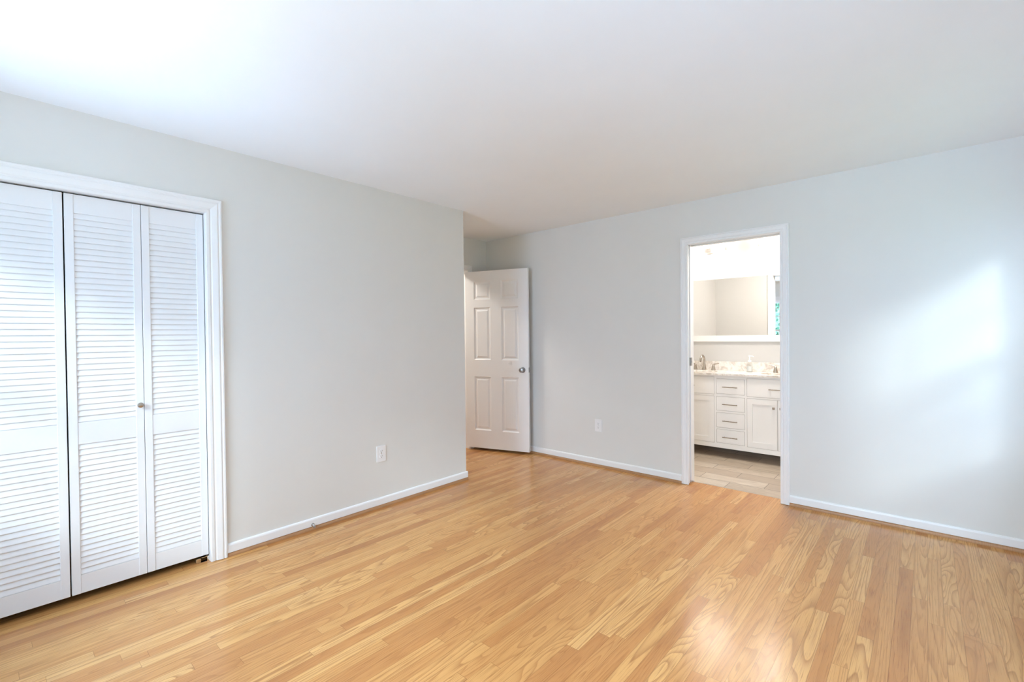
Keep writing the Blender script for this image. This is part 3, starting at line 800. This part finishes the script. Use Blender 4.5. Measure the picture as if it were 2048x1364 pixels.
sp_ = empty('soap_dispenser', (1.690, 1.43, CZ1)); tag(sp_, 'clear soap bottle with white pump on the vanity countertop', 'soap dispenser')
sx0, sy0 = 1.705, 1.48
sp_.location = (sx0, sy0, CZ1)
bm = bmesh.new(); lathe(bm, [(0.027, CZ1+0.0005), (0.0285, CZ1+0.004), (0.0285, CZ1+0.078), (0.025, CZ1+0.092), (0.014, CZ1+0.102), (0.0135, CZ1+0.110)], (sx0, sy0, 0), 'Z', 24)
obj('bottle', bm, M_SOAP, sp_, smooth=True)
bm = bmesh.new(); lathe(bm, [(0.0255, CZ1+0.0045), (0.0265, CZ1+0.006), (0.0265, CZ1+0.060)], (sx0, sy0, 0), 'Z', 24)
obj('liquid', bm, paint('pale_soap', (0.80, 0.81, 0.80), 0.25), sp_, smooth=True)
bm = bmesh.new()
lathe(bm, [(0.0165, CZ1+0.104), (0.0165, CZ1+0.124), (0.007, CZ1+0.128), (0.006, CZ1+0.150), (0.0075, CZ1+0.163), (0.0125, CZ1+0.166), (0.0125, CZ1+0.174), (0.006, CZ1+0.176)], (sx0, sy0, 0), 'Z', 18)
tube(bm, [(sx0, sy0, CZ1+0.169), (sx0+0.025, sy0-0.008, CZ1+0.170), (sx0+0.043, sy0-0.014, CZ1+0.165)], [0.006, 0.0052, 0.0042], 10)
obj('pump', bm, M_PLATE, sp_, smooth=True)

# mirror
mz0, mz1 = 1.216, 1.995
mx0, mx1 = 0.92, 2.33
mroot = empty('mirror', ((mx0+mx1)/2, YB, mz0)); tag(mroot, 'wide white-framed mirror above the vanity', 'mirror')
bm = bmesh.new()
box(bm, mx0, mx1, YB-0.030, YB-0.001, mz0, 1.284); box(bm, mx0, mx1, YB-0.030, YB-0.001, 1.928, mz1); box(bm, mx0, mx0+0.068, YB-0.030, YB-0.001, 1.284, 1.928); box(bm, mx1-0.068, mx1, YB-0.030, YB-0.001, 1.284, 1.928)
obj('frame', bm, M_TRIM, mroot)
obj('glass', B(mx0+0.06, mx1-0.06, YB-0.022, YB-0.018, 1.278, 1.934), M_MIRROR, mroot)

# vanity lights
def vanity_light(cx, half, label):
    zc_, yc_ = 2.258, YB-0.060
    root = empty('vanity_light', (cx, YB, zc_)); tag(root, label, 'wall light', 'tube lights over the mirror')
    bm = bmesh.new(); box(bm, cx-0.045, cx+0.045, YB-0.016, YB-0.001, zc_-0.03, zc_+0.03, 0.004); obj('backplate', bm, M_SATIN, root)
    bm = bmesh.new(); box(bm, cx-0.038, cx+0.038, yc_-0.030, YB-0.018, zc_-0.024, zc_+0.024, 0.003); obj('clamp', bm, M_SATIN, root)
    for s in (-1, 1):
        bm = bmesh.new(); lathe(bm, [(0.021, cx+s*0.038), (0.021, cx+s*(half-0.012))], (0, yc_, zc_), 'X', 20); obj('glass_tube', bm, M_TUBE, root, smooth=True)
        bm = bmesh.new(); lathe(bm, [(0.0225, cx+s*(half-0.014)), (0.0225, cx+s*half), (0.012, cx+s*(half+0.004))], (0, yc_, zc_), 'X', 20); obj('end_cap', bm, M_SATIN, root, smooth=True)
vanity_light(1.262, 0.20, 'lit glass tube light over the left half of the bathroom mirror')
vanity_light(2.040, 0.25, 'lit glass tube light over the right half, cut by the door casing')

# ------------------------------------------------------------------ trees outside the rear windows
def tree(x, y, h, rad, seed, label):
    rnd = random.Random(seed)
    root = empty('tree', (x, y, -0.6)); tag(root, label, 'tree', 'trees outside the bedroom window')
    bm = bmesh.new(); tube(bm, [(x, y, -0.6), (x+0.05, y, h*0.3), (x-0.05, y+0.05, h*0.8)], [0.16, 0.12, 0.03], 10); obj('trunk', bm, M_BARK, root, smooth=True)
    bm = bmesh.new()
    for _ in range(6500):
        a, b_ = rnd.random()*2*PI, math.acos(2*rnd.random()-1); q = rad*(0.35+0.65*rnd.random()**0.5)
        c = Vector((x+q*math.sin(b_)*math.cos(a), y+q*math.sin(b_)*math.sin(a)*0.8, h*0.56+q*math.cos(b_)*1.35))
        u = Vector((rnd.uniform(-1, 1), rnd.uniform(-1, 1), rnd.uniform(-1, 1))).normalized(); v = u.cross(Vector((rnd.uniform(-1, 1), rnd.uniform(-1, 1), 1))).normalized()
        s = rnd.uniform(0.06, 0.13)
        bm.faces.new([bm.verts.new(c+u*s*i+v*s*0.55*j) for i, j in ((-1, 0), (0, -1), (1, 0), (0, 1))])
    obj('foliage', bm, M_LEAF, root)
tree(-0.8, -10.8, 4.0, 1.7, 3, 'nearer leafy green tree outside, seen in the mirror beside the casing')
tree(-2.4, -18.5, 7.0, 3.0, 5, 'taller leafy tree behind the nearer one, glimpsed in the mirror')

for o in COL.objects:
    if '_local' in o: del o['_local']
